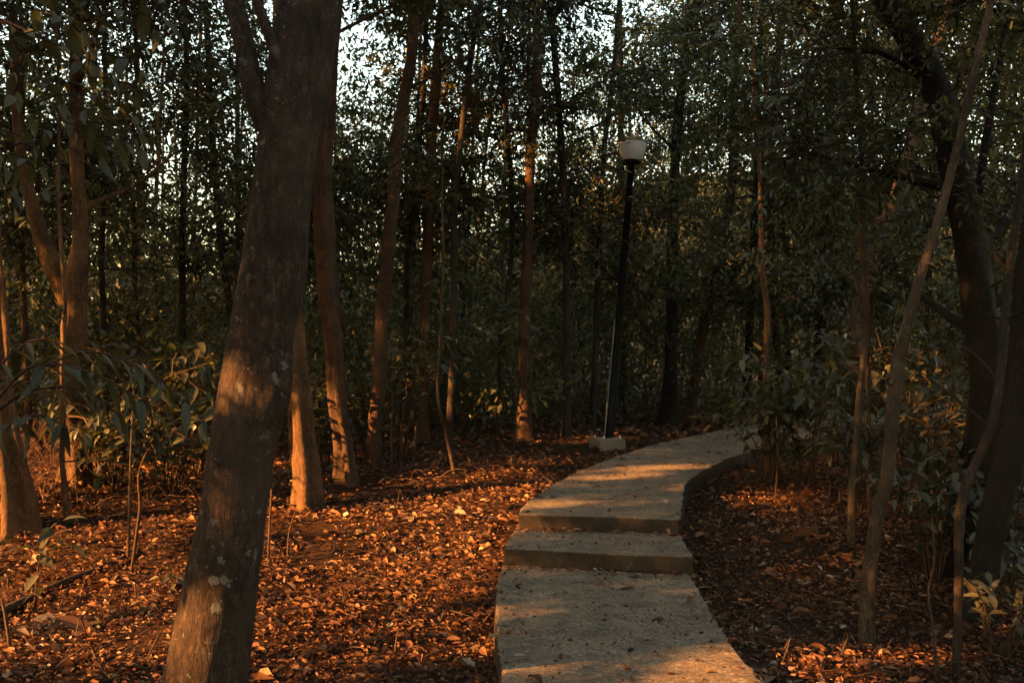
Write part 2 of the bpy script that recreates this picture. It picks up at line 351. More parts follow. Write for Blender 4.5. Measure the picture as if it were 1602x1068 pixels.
# gaps cut through the leaves along the sun's rays to aim lit patches (target point, radius of the gap)
GAPS = [(at(40, 740, 8.6), .7), (at(70, 800, 8.6), .6), (at(200, 800, 8.8), .6), (at(20, 560, 8.8), .4), (at(100, 660, 10.8), .4), (at(700, 770, 9.3), .4), (at(520, 790, 9.2), .35), (at(600, 850, 7.4), .3), (at(130, 900, 7), .35), (at(220, 960, 6), .25), (at(470, 980, 5.6), .2), (at(620, 980, 5.6), .2),
        (at(1135, 760, 9.6), .16), (at(1050, 728, 10.6), .16), (at(870, 785, 8.5), .14), (at(1040, 1010, 5.3), .09), (at(1170, 1055, 4.85), .1), (at(1000, 745, 10), .10), (at(1100, 985, 5.6), .10), (at(960, 1050, 4.9), .10), (at(1130, 1040, 5.0), .10), (at(850, 1045, 4.9), .08), (at(828, 250, 13.5), .22), (at(1410, 290, 12), .38), (at(1470, 70, 12), .12),
        (at(1199, 490, 10), .34), (at(1345, 600, 7.6), .2), (at(1395, 640, 5.8), .14), (at(1360, 930, 5.8), .16), (at(1300, 1020, 5.6), .12), (at(75, 400, 11), .3), (at(105, 600, 11), .3), (at(355, 590, 4.3), .06), (at(295, 1020, 4.25), .15), (at(315, 950, 4.25), .05), (at(345, 800, 4.25), .02), (at(352, 735, 4.25), .015),
        (at(475, 680, 9.3), .25), (at(545, 650, 10.7), .22), (at(592, 650, 12), .25), (at(680, 130, 14), .22), (at(760, 750, 9.8), .25), (at(640, 760, 10), .3), (at(1500, 920, 5.6), .08), (at(510, 400, 10.7), .12),
        (at(30, 770, 8.7), .6), (at(15, 690, 8.7), .5), (at(110, 720, 10.5), .5), (at(60, 700, 9), .5), (at(220, 780, 9.5), .5), (at(100, 850, 8), .4), (at(60, 820, 8.4), .5), (at(150, 800, 8.8), .5), (at(250, 810, 8.6), .4), (at(60, 880, 7.3), .3), (at(10, 620, 9), .3), (at(560, 775, 9.3), .25), (at(450, 850, 7.7), .2), (at(280, 740, 10), .3)]
_r = np.random.default_rng(12)
for _ in range(68):
    _p = ground_at(_r.uniform(0, 780), _r.uniform(790, 1068))
    if abs(_p[1] * math.cos(SUN_BACK) - _p[0] * math.sin(SUN_BACK) - 4.58) > .5: GAPS.append((_p, float(_r.uniform(.05, .20))))
for _ in range(5):
    _p = ground_at(_r.uniform(1150, 1500), _r.uniform(760, 1060)); GAPS.append((_p, float(_r.uniform(.02, .06))))
_ax = np.array([at(np.interp(py, [0, 400, 1068], [483, 430, 320]), py, 4.4) for py in range(0, 1068, 20)])
def _hits_trunk(t, r):
    d = _ax - t; a = d @ np.array(-sd); return bool(((a > .5) & (np.linalg.norm(d - a[:, None] * np.array(-sd), axis=1) < r + .24)).any())
GAPS = [g_ for g_ in GAPS if not _hits_trunk(*g_)]
def in_gap(C, R):
    C = np.atleast_2d(C); k = np.zeros(len(C), bool); u = np.array(-sd)
    for t, r in GAPS:
        d = C - t; a = d @ u; k |= (a > .6) & (np.linalg.norm(d - a[:, None] * u, axis=1) < r + R)
    return k
# ------------------------------------------------------------------ foliage masses
def clump_leaves(mb, C, R, n, L, tm, mat=0, flat=.7, gap=False):
    """n leaves in an ellipsoidal clump about each centre; leaves hang outward from the clump's middle"""
    k = len(C); u = unit(RNG.normal(size=(k, n, 3))); r = RNG.uniform(.1, 1, (k, n, 1)) ** .6
    a0 = unit(RNG.normal(size=(k, 3)) * np.array([1, 1, .45])); a1 = unit(np.cross(a0, RNG.normal(size=(k, 3)))); a2 = np.cross(a0, a1)   # each clump is a long, flattish spray
    sc = u * r * np.array([1.25, .75, .42]); off = sc[..., :1] * a0[:, None] + sc[..., 1:2] * a1[:, None] + sc[..., 2:] * a2[:, None]
    u = unit(off); P = (C[:, None] + off * np.array([1, 1, flat + .2]) * R[:, None, None]).reshape(-1, 3)
    L = np.repeat(L * RNG.uniform(.65, 1.45, k), n)
    D = (u * .7 + RNG.normal(0, .6, u.shape) + np.array([0, 0, -.35])).reshape(-1, 3)
    N = np.array([0, 0, 1.]) + RNG.normal(0, .55, P.shape)
    if gap:
        k = ~in_gap(P, .08); P, D, N, L = P[k], D[k], N[k], L[k]
    l = L * RNG.uniform(.6, 1.3, len(P)); leaves(mb, P, D, N, l, l * RNG.uniform(.38, .55, len(P)), mat, tmpl=tm)

def crown_mesh(seed, R, twigs, per, L, mat, flat=.75, name='crown'):
    rs = np.random.default_rng(seed); mb = MB(); PP, DD, NN = [], [], []
    for _ in range(twigs):
        d = unit(rs.normal(size=3) * np.array([1, 1, flat]) + np.array([0, 0, .15])); ln = R * rs.uniform(.55, 1.05)
        b = np.array([rs.uniform(-.45, .45), rs.normal(0, .12), rs.normal(0, .12)]) * R; e = b * .6 + d * ln + np.array([0, 0, -.12 * ln]); mid = (b + e) / 2 + rs.normal(0, .07 * ln, 3) + np.array([0, 0, .06 * ln])
        Q = tube(mb, [b, mid, e], [.006 * R + .002, .004 * R + .002, .0015], 3, .3 * R, .02, mat=1, seed=int(rs.integers(1e6)))
        for _s in range(3):
            t = rs.uniform(.35, .95); j = min(len(Q) - 1, int(t * len(Q))); b2 = Q[j]
            d2 = unit(d + rs.normal(0, .75, 3)); l2 = R * rs.uniform(.2, .42); e2 = b2 + d2 * l2 - np.array([0, 0, .1 * l2])
            tube(mb, [b2, (b2 + e2) / 2 + rs.normal(0, .03 * R, 3), e2], [.005 * R + .0015, .003 * R + .001, .001], 3, .25 * R, .02, mat=1, seed=int(rs.integers(1e6)))
            tt = rs.uniform(0, 1, per)[:, None]; PP.append(b2 + (e2 - b2) * tt + rs.normal(0, .035 * R, (per, 3)))
            side = unit(np.cross(d2, [0, 0, 1.])) * np.where(rs.uniform(size=(per, 1)) < .5, 1, -1)
            DD.append(d2 * .6 + side * .8 + rs.normal(0, .45, (per, 3)) + np.array([0, 0, -.4])); NN.append(np.array([0, 0, 1.]) + rs.normal(0, .5, (per, 3)))
    P, D, N = np.concatenate(PP), np.concatenate(DD), np.concatenate(NN)
    l = L * rs.uniform(.6, 1.25, len(P)); leaves(mb, P, D, N, l, l * rs.uniform(.36, .5, len(P)), 0, rs.uniform(size=len(P)))
    return mb.mesh(name, [M[mat], M['bark_dark']])
CROWNS = [crown_mesh(100 + i, 1.0, 34, 12, .085, ['leaf', 'leaf_dark', 'leaf', 'leaf_blue', 'leaf'][i % 5]) for i in range(6)]
SPARSE = [crown_mesh(200 + i, 1.0, 16, 9, .085, ['leaf', 'leaf_blue', 'leaf'][i % 3], flat=.5) for i in range(4)]
BUSHES = [crown_mesh(300 + i, .6, 30, 10, .085, ['leaf_dark', 'leaf', 'leaf_blue'][i % 3], flat=.8) for i in range(4)]

# the far wood: what stands behind the trees one can tell apart
mb = MB()
def far_clumps(n, x0, x1, y0, y1, ztop, R, per, L, zlow=.3):
    y = RNG.uniform(y0, y1, n); x = RNG.uniform(x0, x1, n) * y
    zt = ztop(x / y) * (1 + .25 * np.sin(x * .9 + y * .5)); z = gz(x, y) + zlow + (zt - zlow) * RNG.uniform(0, 1, n) ** .85
    clump_leaves(mb, np.stack([x, y, z], 1), R * RNG.uniform(.6, 1.3, n), per, L, '4')
top_a = lambda u: np.interp(u, [-.6, -.42, -.3, -.1, .05, .2, .3, .6], [6.5, 6.0, 4.6, 6.0, 7.2, 10, 12.5, 14])
far_clumps(1700, -.72, .72, 20, 30, top_a, .85, 75, .13)
far_clumps(1400, -.78, .78, 30, 46, lambda u: top_a(u) * 1.15, 1.15, 75, .17)
far_clumps(1000, -.72, .72, 20, 27, lambda u: 3.6 + 0 * u, .8, 75, .12, .1)
far_clumps(1100, .02, .75, 20, 36, lambda u: 5.5 + 0 * u, .9, 70, .14, .1)
far_clumps(700, -.75, .1, 20, 36, lambda u: 3.6 + 0 * u, .9, 70, .14, .1)
def near_clumps(n, y0, y1, ztop, R, per, L, u0=-.66, u1=.66):
    y = RNG.uniform(y0, y1, n); x = RNG.uniform(u0, u1, n) * y; z = gz(x, y) + .5 + ztop(x / y) * RNG.uniform(0, 1, n) ** .9
    k = ~((z < 2.6) & (in_path(x, y) | in_path(x - .7, y) | in_path(x + .7, y))); x, y, z = x[k], y[k], z[k]
    k = ~((abs(x - 1.7) < 1.5) & (y < 15.2) & (z > .8)); x, y, z = x[k], y[k], z[k]      # the lamp stands clear
    clump_leaves(mb, np.stack([x, y, z], 1), R * RNG.uniform(.6, 1.3, len(x)), per, L, '4', gap=True)
near_clumps(700, 13.5, 20, lambda u: 9.5 + 0 * u, .65, 75, .11, .27, .8)
near_clumps(600, 13, 17, lambda u: 8 + 0 * u, .6, 75, .10, -.66, .2)
near_clumps(70, 13, 17, lambda u: 9 + 0 * u, .55, 75, .10, -.2, -.04)
near_clumps(950, 15, 20, lambda u: np.interp(u, [-.6, -.3, -.1, .1, .3, .6], [5.5, 4.2, 5.5, 7, 8.5, 9]), .62, 75, .105)
for i in range(80):
    y = RNG.uniform(15.5, 36); x = RNG.uniform(-.62, .62) * y; h = RNG.uniform(7, 13); w = RNG.uniform(.02, .09)
    ln = RNG.normal(0, .35, 2)
    tube(mb, [(x, y, gz(x, y) - .1), (x + ln[0] * .5, y, h * .5), (x + ln[0], y, h)], [w, w * .8, w * .4], 6, .9, .04, mat=1, seed=900 + i)
tag(link('far_wood', mb.mesh('far_wood', [M['leaf_far'], M['bark_dark']])), 'dense mass of far trees behind the lamp and the nearer trunks', kind='stuff')

# wooded hillside that closes the view behind the wood
mb = MB(); hx = np.linspace(-140, 140, 90); hy = np.linspace(58, 150, 40); HX, HY = np.meshgrid(hx, hy); t_ = np.clip((HY - 58) / 80, 0, 1); t_ = t_ * t_ * (3 - 2 * t_); q = np.clip((HX / HY + .28) / .5, 0, 1)
HZ = -.6 + t_ * (7 + 20 * q * q * (3 - 2 * q)) + t_ * (1.6 * np.sin(HX * .31 + HY * .2) * np.sin(HY * .27 - HX * .11) + RNG.normal(0, .8, HX.shape))
ix = np.arange(HX.size).reshape(HX.shape); mb.add(np.stack([HX, HY, HZ], -1), np.stack([ix[:-1, :-1], ix[:-1, 1:], ix[1:, 1:], ix[1:, :-1]], -1))
def hill_mat():
    m, t = mat_new('hill_scrub'); v = coords(t, (1, 1, 1))
    c = ramp(t, noise(t, v, .9, 8, .75), [(.35, (.012, .011, .006)), (.55, (.045, .042, .020)), (.7, (.10, .09, .04))]); finish(t, c, .95, noise(t, v, 1.5, 6, .7), 1., .5, spec=.1); return m
tag(link('hill', mb.mesh('hill', [hill_mat()])), 'dark wooded hillside far behind the trees', kind='structure')

# undergrowth at the foot of the wood
mb = MB()
n = 1000; y = RNG.uniform(12.6, 19, n); x = RNG.uniform(-.68, .68, n) * y
k = ~in_path(x, y) & (y > np.interp(x, [-9, -5, -3, 0, 1.2, 3, 4.2, 8], [11.5, 11.8, 13, 14, 15, 16.5, 18, 19])); x, y = x[k], y[k]
clump_leaves(mb, np.stack([x, y, gz(x, y) + RNG.uniform(0, 1.9, len(x)) ** 1.3], 1), RNG.uniform(.35, .7, len(x)), 75, .10, '4')
tag(link('undergrowth', mb.mesh('undergrowth', [M['leaf_dark']])), 'dark leafy undergrowth at the foot of the wood', kind='stuff')

# the wood round and behind the camera: canopy overhead and the forest edge on the sunny side
mb = MB()
def canopy(n, x0, x1, y0, y1, z0, z1, R, per, L, keep=None, gap=False):
    x = RNG.uniform(x0, x1, n); y = RNG.uniform(y0, y1, n); z = RNG.uniform(z0, z1, n); r = R * RNG.uniform(.6, 1.3, n)
    k = keep(x, y, z) if keep is not None else np.ones(n, bool)
    clump_leaves(mb, np.stack([x, y, z], 1)[k], r[k], per, L, '4', gap=gap)
canopy(650, -14, 14, -12, 7, 6.2, 11, 1.0, 50, .26)
canopy(280, -15, 15, 6, 20, 9.8, 14, 1.1, 50, .26)
canopy(650, -36, -20, -24, 14, .0, 4.6, 1.0, 50, .28, None, True)     # low thicket added far off on the sunny side to block bright horizon sky
canopy(800, -15, 15, -16, -4, .2, 8, .9, 50, .26)
canopy(800, 6, 17, -6, 18, .2, 9, .9, 50, .26, lambda x, y, z: x > .6 * y + 2.2)
canopy(1700, -34, -10, 4, 42, .2, 14, 1.0, 60, .24, lambda x, y, z: (x < -.62 * y - 1.5), True)  # unseen foliage added to keep the sun off the far wood
# forest edge to the left (outside the picture), shaped to steer the sun: open low down, dense above
edge = lambda x, y, z: (x < -.6 * y - 2.2)
canopy(26, -15, -6, -9, 9, .0, 2.4, .4, 110, .12, edge, True)
canopy(6200, -19, -6, -12, 12, 2.6, 11.5, .5, 34, .185, lambda x, y, z: edge(x, y, z) & (z > 3.1 + .45 * np.sin(1.1 * x + 2.0 * y) + .03 * y), True)
canopy(70, -6.0, -4.0, 1.9, 3.5, 1.0, 5.4, .42, 90, .11, None, True)     # leaf clumps added outside the frame to shade the thick trunk
canopy(60, -8.4, -6.2, .8, 2.6, 1.4, 6.0, .42, 80, .12, None, True)
for i in range(30):
    while True:
        x, y = RNG.uniform(-17, 17), RNG.uniform(-14, 12)
        if abs(x) > .62 * max(y, 0) + 3.5 and not in_gap(np.stack([np.full(60, x), np.full(60, y), np.linspace(0, 9, 60)], 1), .35).any(): break
    h = RNG.uniform(8, 12); w = RNG.uniform(.07, .16); ln = RNG.normal(0, .4, 2)
    tube(mb, [(x, y, gz(x, y) - .1), (x + ln[0] * .5, y + ln[1] * .5, h * .5), (x + ln[0], y + ln[1], h)], [w, w * .8, w * .35], 8, .7, .04, mat=1, seed=700 + i)
tag(link('surrounding_wood', mb.mesh('surrounding_wood', [M['leaf'], M['bark_dark']])), 'wood closing in round the viewpoint, outside the picture, its leaves placed to shape the light', kind='stuff')

# ------------------------------------------------------------------ trees one can tell apart
def tree(label, trace, mat='bark_dark', Y=None, ztop=10., limbs=11, zl=(2.2, 9.), cs=1.15, cat='tree', name='tree', flute=0., extra=(), sides=12, lump=.05,
         seed=0, group='trees of the wood', sparse=False, flare=.6, lean=None, ext=True, ridge=0., step=None):
    rs = np.random.default_rng(seed + 40)
    if Y is None:
        b = ground_at(trace[0][0], trace[0][1]); Y = b[1]
    yl = rs.normal(0, .04) if lean is None else lean
    P = [at(px, py, Y + yl * i) for i, (px, py, w) in enumerate(trace)]; R = [w * (.5 if Y < 8 else .44) * Y / FPX for _, _, w in trace]
    base = np.array([P[0][0], P[0][1], float(gz(P[0][0], P[0][1]))])
    P[0] = base - np.array([0, 0, .08])
    for i in range(1, len(P)): P[i] = P[i] + rs.normal(0, .0009 * Y, 3) * np.array([1, 1, 0]) * (Y > 5)
    if ext:
        d = unit(P[-1] - P[-2]); d[2] = max(d[2], .6); d = unit(d)
        while P[-1][2] < ztop:
            d = unit(d + rs.normal(0, .07, 3) * np.array([1, 1, 0]) + np.array([0, 0, .06])); P.append(P[-1] + d * .9); R.append(max(R[-1] * .88, .012))
    root = thing(name, label, cat, base, group)
    mb = MB(); Q = tube(mb, np.array(P) - base, R, sides, step or max(.09, Y * .012), lump, flute, seed=seed, flare=flare, ridge=ridge, knots=5)
    for q in range(int(rs.integers(4, 9))):
        j = int(len(Q) * rs.uniform(.06, .6)); az = rs.uniform(0, 6.28); d = np.array([math.cos(az), math.sin(az), rs.uniform(-.1, .8)]); ln = rs.uniform(.08, .5)
        tube(mb, [Q[j], Q[j] + d * ln * .55 + rs.normal(0, .03, 3), Q[j] + d * ln + rs.normal(0, .05, 3)], [.010, .007, .002], 5, .08, .06, seed=seed * 17 + q)
    link('trunk', mb.mesh('trunk', [M[mat]]), root)
    for ex in extra:
        m2 = MB(); tube(m2, np.array([at(px, py, Y + dy) for px, py, w, dy in ex]) - base, [w / 2 * Y / FPX for px, py, w, dy in ex], max(6, sides - 2), max(.06, Y * .012), lump, seed=seed + 7)
        link('branch', m2.mesh('branch', [M[mat]]), root)
    px0 = trace[0][0]; zz = Q[:, 2]; pool = SPARSE if sparse else CROWNS
    for i in range(limbs):
        z = zl[0] + (min(zl[1], ztop - .3) - zl[0]) * ((i + rs.uniform(.1, .9)) / limbs); j = int(np.argmin(abs(zz + base[2] - z)))
        az = rs.uniform(-.5, 3.64) if (rs.uniform() < .8 and px0 > 260 and px0 < 1420) else rs.uniform(0, 6.28); ln = rs.uniform(.6, 1.5) * cs; d = np.array([math.cos(az), math.sin(az), rs.uniform(.15, .7)])
        r0 = max(.008, np.interp(z, [base[2], ztop], [R[0], .02]) * .4)
        e = Q[j] + d * ln; cr = rs.uniform(.75, 1.2) * cs
        if in_gap(base + e, .75 * cr)[0]: continue
        m2 = MB(); tube(m2, [Q[j], Q[j] + d * ln * .5 + rs.normal(0, .06, 3) + np.array([0, 0, -.05]), e], [r0, r0 * .65, r0 * .35], 6, .2, .04, seed=seed * 31 + i)
        br = link('branch', m2.mesh('branch', [M[mat]]), root)
        pl = SPARSE if (z > 3.6 and px0 < 1080 and rs.uniform() < .42) else pool
        c = link('crown', pl[int(rs.integers(len(pl)))], br, tuple(e)); c.scale = (cr,) * 3; c.rotation_euler = (rs.normal(0, .2), rs.normal(0, .2), rs.uniform(0, 6.28))
    return root

tree('thick mottled trunk leaning right, nearest the camera, forking high up',
     [(298, 1160, 150), (320, 1068, 121), (342, 930, 112), (364, 800, 103), (392, 600, 95), (428, 400, 92), (448, 250, 95), (462, 150, 102), (476, 60, 99), (486, 0, 96), (506, -160, 82)],
     'bark_big', Y=4.4, ztop=10, limbs=6, zl=(5, 10), cs=1.3, sides=90, lump=.022, ridge=.006, step=.03, seed=1, flare=.1, lean=.01,
     extra=[[(440, 235, 34, 0), (404, 165, 36, .02), (386, 90, 33, .06), (367, 0, 31, .1), (345, -110, 26, .2), (330, -260, 20, .4)],
            [(448, 130, 26, -.03), (429, 74, 18, -.05), (414, 36, 16, -.06), (402, 0, 14, -.06), (392, -80, 12, 0)]])
tree('slim dark tree just behind the thick leaning trunk, base in bright leaves', [(547, 757, 30), (541, 700, 27), (534, 640, 27), (526, 550, 28), (512, 450, 34), (506, 350, 35), (506, 250, 29), (517, 100, 22), (525, 0, 17)],
     'bark_red', flute=.3, lump=.07, seed=2, sides=20, zl=(4.5, 9))
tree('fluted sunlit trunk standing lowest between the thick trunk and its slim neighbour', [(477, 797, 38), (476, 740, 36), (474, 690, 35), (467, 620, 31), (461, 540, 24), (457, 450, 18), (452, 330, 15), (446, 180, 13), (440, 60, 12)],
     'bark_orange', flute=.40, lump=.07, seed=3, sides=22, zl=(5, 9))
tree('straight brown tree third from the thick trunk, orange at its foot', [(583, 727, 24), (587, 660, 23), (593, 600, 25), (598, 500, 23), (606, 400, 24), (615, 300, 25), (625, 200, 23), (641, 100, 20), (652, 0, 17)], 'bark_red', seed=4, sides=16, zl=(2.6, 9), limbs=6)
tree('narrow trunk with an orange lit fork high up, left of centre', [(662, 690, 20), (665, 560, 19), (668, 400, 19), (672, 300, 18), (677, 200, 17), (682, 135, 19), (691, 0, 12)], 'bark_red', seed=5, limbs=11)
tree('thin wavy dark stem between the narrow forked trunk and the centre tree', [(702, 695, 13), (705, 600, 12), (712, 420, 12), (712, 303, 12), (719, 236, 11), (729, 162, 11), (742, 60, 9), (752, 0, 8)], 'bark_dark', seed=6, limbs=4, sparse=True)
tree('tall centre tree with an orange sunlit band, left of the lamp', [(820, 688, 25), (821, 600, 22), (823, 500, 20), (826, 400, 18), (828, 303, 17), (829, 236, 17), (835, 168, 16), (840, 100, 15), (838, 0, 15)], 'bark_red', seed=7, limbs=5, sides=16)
tree('dark tree bending left at the top, between the centre tree and the lamp', [(886, 682, 15), (885, 485, 13), (882, 303, 12), (879, 236, 12), (871, 135, 11), (861, 0, 12)], 'bark_dark', seed=8, limbs=11)
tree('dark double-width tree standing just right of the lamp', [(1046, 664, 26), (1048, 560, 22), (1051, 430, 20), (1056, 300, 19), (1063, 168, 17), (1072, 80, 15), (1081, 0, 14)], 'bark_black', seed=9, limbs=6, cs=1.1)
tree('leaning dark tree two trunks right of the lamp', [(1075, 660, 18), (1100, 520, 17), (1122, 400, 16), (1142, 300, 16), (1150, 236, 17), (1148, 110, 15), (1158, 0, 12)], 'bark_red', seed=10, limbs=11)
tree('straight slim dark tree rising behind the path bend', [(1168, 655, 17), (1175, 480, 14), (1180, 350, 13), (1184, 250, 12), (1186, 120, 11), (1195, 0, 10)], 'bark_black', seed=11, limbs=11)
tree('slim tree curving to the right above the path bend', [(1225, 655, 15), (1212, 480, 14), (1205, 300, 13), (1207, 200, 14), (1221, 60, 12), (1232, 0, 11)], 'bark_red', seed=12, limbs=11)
tree('slender orange sapling with ringed bark rising from the bush beside the path', [(1202, 740, 12), (1201, 640, 11), (1200, 552, 11), (1199, 485, 11), (1194, 434, 10), (1190, 350, 8), (1186, 230, 7), (1180, 90, 6), (1183, 0, 5)],
     'bark_orange', name='sapling', cat='sapling', seed=13, limbs=3, zl=(4, 7), ztop=7, sparse=True, flare=.1)
tree('slim lit sapling on the right with a small fork at mid height', [(1331, 850, 15), (1336, 760, 14), (1341, 700, 13), (1345, 620, 12), (1350, 518, 12), (1355, 468, 11), (1352, 350, 11), (1351, 303, 9), (1343, 202, 9), (1338, 100, 8), (1332, 0, 7)],
     'bark_tan', name='sapling', cat='sapling', seed=14, limbs=3, zl=(3.2, 6), ztop=6.5, sparse=True, flare=.1, lump=.03,
     extra=[[(1350, 470, 5, 0), (1336, 430, 4, .02), (1326, 390, 3.5, .03), (1319, 355, 3, .05)]])
tree('thin dark stem close behind the slim lit sapling', [(1361, 812, 8), (1363, 740, 7), (1361, 660, 7), (1359, 560, 6), (1366, 480, 6), (1371, 337, 5), (1363, 189, 5), (1369, 34, 4), (1371, -60, 4)], 'twig', name='sapling', cat='sapling', seed=15, limbs=2, zl=(3, 5), ztop=5.5, sparse=True, cs=.7, flare=0)
tree('pale mottled trunk slanting right, nearest on the right of the path', [(1355, 1010, 23), (1358, 927, 22), (1370, 826, 20), (1385, 742, 20), (1392, 687, 20), (1399, 620, 21), (1408, 569, 18), (1420, 518, 18), (1440, 434, 15), (1460, 367, 13), (1482, 290, 12), (1500, 220, 11), (1525, 100, 10)],
     'bark_tan', seed=16, sides=18, limbs=3, zl=(3.4, 5.5), ztop=6, sparse=True, flare=.15, lump=.04)
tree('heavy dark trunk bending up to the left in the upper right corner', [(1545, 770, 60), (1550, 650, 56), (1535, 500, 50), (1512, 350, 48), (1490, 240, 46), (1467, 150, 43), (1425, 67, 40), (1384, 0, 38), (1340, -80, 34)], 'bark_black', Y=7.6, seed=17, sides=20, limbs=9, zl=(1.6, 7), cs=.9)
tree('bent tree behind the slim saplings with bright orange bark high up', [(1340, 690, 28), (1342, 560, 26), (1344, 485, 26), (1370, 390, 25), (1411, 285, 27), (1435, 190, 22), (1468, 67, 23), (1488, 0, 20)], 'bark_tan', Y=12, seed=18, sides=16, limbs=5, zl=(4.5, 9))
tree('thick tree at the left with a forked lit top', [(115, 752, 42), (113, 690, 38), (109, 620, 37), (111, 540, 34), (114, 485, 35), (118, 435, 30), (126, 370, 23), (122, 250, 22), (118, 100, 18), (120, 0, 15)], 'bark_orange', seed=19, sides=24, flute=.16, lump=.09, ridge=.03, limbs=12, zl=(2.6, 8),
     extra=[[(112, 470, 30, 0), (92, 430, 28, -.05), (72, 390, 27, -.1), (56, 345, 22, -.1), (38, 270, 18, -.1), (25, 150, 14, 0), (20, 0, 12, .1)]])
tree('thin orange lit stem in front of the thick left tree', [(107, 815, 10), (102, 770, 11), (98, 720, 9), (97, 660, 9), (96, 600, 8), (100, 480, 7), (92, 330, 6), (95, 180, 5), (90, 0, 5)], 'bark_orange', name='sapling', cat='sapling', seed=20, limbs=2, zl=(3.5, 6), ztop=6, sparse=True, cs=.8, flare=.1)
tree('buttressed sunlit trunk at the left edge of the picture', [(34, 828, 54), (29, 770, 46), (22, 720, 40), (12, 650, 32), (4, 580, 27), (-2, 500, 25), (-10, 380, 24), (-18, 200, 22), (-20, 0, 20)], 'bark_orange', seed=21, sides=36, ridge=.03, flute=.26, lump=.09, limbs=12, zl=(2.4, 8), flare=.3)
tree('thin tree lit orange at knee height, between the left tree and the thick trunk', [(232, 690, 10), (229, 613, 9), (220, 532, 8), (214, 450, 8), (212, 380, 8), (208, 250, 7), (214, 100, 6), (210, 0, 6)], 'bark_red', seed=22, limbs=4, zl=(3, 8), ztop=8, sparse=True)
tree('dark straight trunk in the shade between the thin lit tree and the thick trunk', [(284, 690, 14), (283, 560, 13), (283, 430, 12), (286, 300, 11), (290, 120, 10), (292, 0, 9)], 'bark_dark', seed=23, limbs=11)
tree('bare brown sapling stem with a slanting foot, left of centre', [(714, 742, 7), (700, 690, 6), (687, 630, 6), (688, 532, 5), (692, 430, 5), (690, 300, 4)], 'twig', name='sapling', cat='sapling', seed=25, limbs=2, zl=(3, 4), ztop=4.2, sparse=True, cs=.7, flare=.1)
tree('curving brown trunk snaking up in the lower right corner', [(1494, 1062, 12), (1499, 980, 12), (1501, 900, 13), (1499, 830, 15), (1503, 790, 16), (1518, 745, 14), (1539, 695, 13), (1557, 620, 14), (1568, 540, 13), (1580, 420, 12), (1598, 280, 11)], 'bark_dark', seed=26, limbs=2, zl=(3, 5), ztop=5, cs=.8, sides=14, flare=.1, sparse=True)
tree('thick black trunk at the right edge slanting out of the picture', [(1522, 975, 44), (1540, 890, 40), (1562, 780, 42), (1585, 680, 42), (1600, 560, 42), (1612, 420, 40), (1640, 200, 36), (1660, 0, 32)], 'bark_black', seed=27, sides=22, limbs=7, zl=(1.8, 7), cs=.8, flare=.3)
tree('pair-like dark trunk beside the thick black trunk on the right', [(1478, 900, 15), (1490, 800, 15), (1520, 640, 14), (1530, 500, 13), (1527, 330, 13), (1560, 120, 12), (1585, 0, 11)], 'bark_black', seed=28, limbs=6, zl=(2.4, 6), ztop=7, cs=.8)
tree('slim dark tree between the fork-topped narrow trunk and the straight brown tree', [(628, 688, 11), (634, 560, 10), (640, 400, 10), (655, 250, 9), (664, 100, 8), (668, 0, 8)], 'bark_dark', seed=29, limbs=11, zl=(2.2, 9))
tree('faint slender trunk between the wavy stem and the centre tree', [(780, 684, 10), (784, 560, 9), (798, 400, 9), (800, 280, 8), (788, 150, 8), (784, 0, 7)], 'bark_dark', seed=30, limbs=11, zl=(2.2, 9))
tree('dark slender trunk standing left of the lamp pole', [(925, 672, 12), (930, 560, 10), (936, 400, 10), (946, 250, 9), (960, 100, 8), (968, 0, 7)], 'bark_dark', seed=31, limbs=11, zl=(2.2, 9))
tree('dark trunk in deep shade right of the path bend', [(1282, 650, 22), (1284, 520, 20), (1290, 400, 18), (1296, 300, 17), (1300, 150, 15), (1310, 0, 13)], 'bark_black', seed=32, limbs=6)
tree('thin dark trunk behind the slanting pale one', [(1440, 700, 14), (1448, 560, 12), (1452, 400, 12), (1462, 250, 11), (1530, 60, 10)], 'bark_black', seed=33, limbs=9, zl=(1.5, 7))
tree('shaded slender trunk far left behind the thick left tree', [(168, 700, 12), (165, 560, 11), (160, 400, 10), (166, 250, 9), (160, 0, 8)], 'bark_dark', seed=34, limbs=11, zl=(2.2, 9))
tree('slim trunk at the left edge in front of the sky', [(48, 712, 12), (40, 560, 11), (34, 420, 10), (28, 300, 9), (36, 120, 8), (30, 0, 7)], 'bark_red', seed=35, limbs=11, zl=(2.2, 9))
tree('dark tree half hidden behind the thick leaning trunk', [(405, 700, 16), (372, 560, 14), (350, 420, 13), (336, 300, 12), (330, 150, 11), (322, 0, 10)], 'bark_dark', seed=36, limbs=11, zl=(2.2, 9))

# ------------------------------------------------------------------ lamp
LB = ground_at(950, 701); LY = LB[1]
lamp = thing('street_lamp', 'slightly leaning park lamp on a dark green pole with a frosted glass bowl', 'street lamp', LB)
ptop = at(988, 256, LY) - LB; pbot = at(953, 690, LY) - LB; ax = unit(ptop - pbot); s1 = LY / FPX
def lathe(prof, n, name, mat, parent, org, axis, rib=0.):
    z = np.array(axis); x = unit(np.cross(z, [0, 1., 0])); y = np.cross(z, x); th = np.linspace(0, 2 * math.pi, n, endpoint=False); mb = MB()
    pr = np.array(prof); k = 1 + rib * np.cos(th * n / 4)[None]
    V = org + (pr[:, :1] * k)[..., None] * (np.cos(th)[None, :, None] * x + np.sin(th)[None, :, None] * y) + pr[:, 1][:, None, None] * z
    i = np.arange(len(pr) - 1)[:, None] * n; j = np.arange(n)[None]; j2 = (j + 1) % n
    mb.add(V.reshape(-1, 3), np.stack([i + j, i + j2, i + n + j2, i + n + j], -1)); return link(name, mb.mesh(name, [M[mat]]), parent)
PL = float(np.linalg.norm(ptop - pbot))
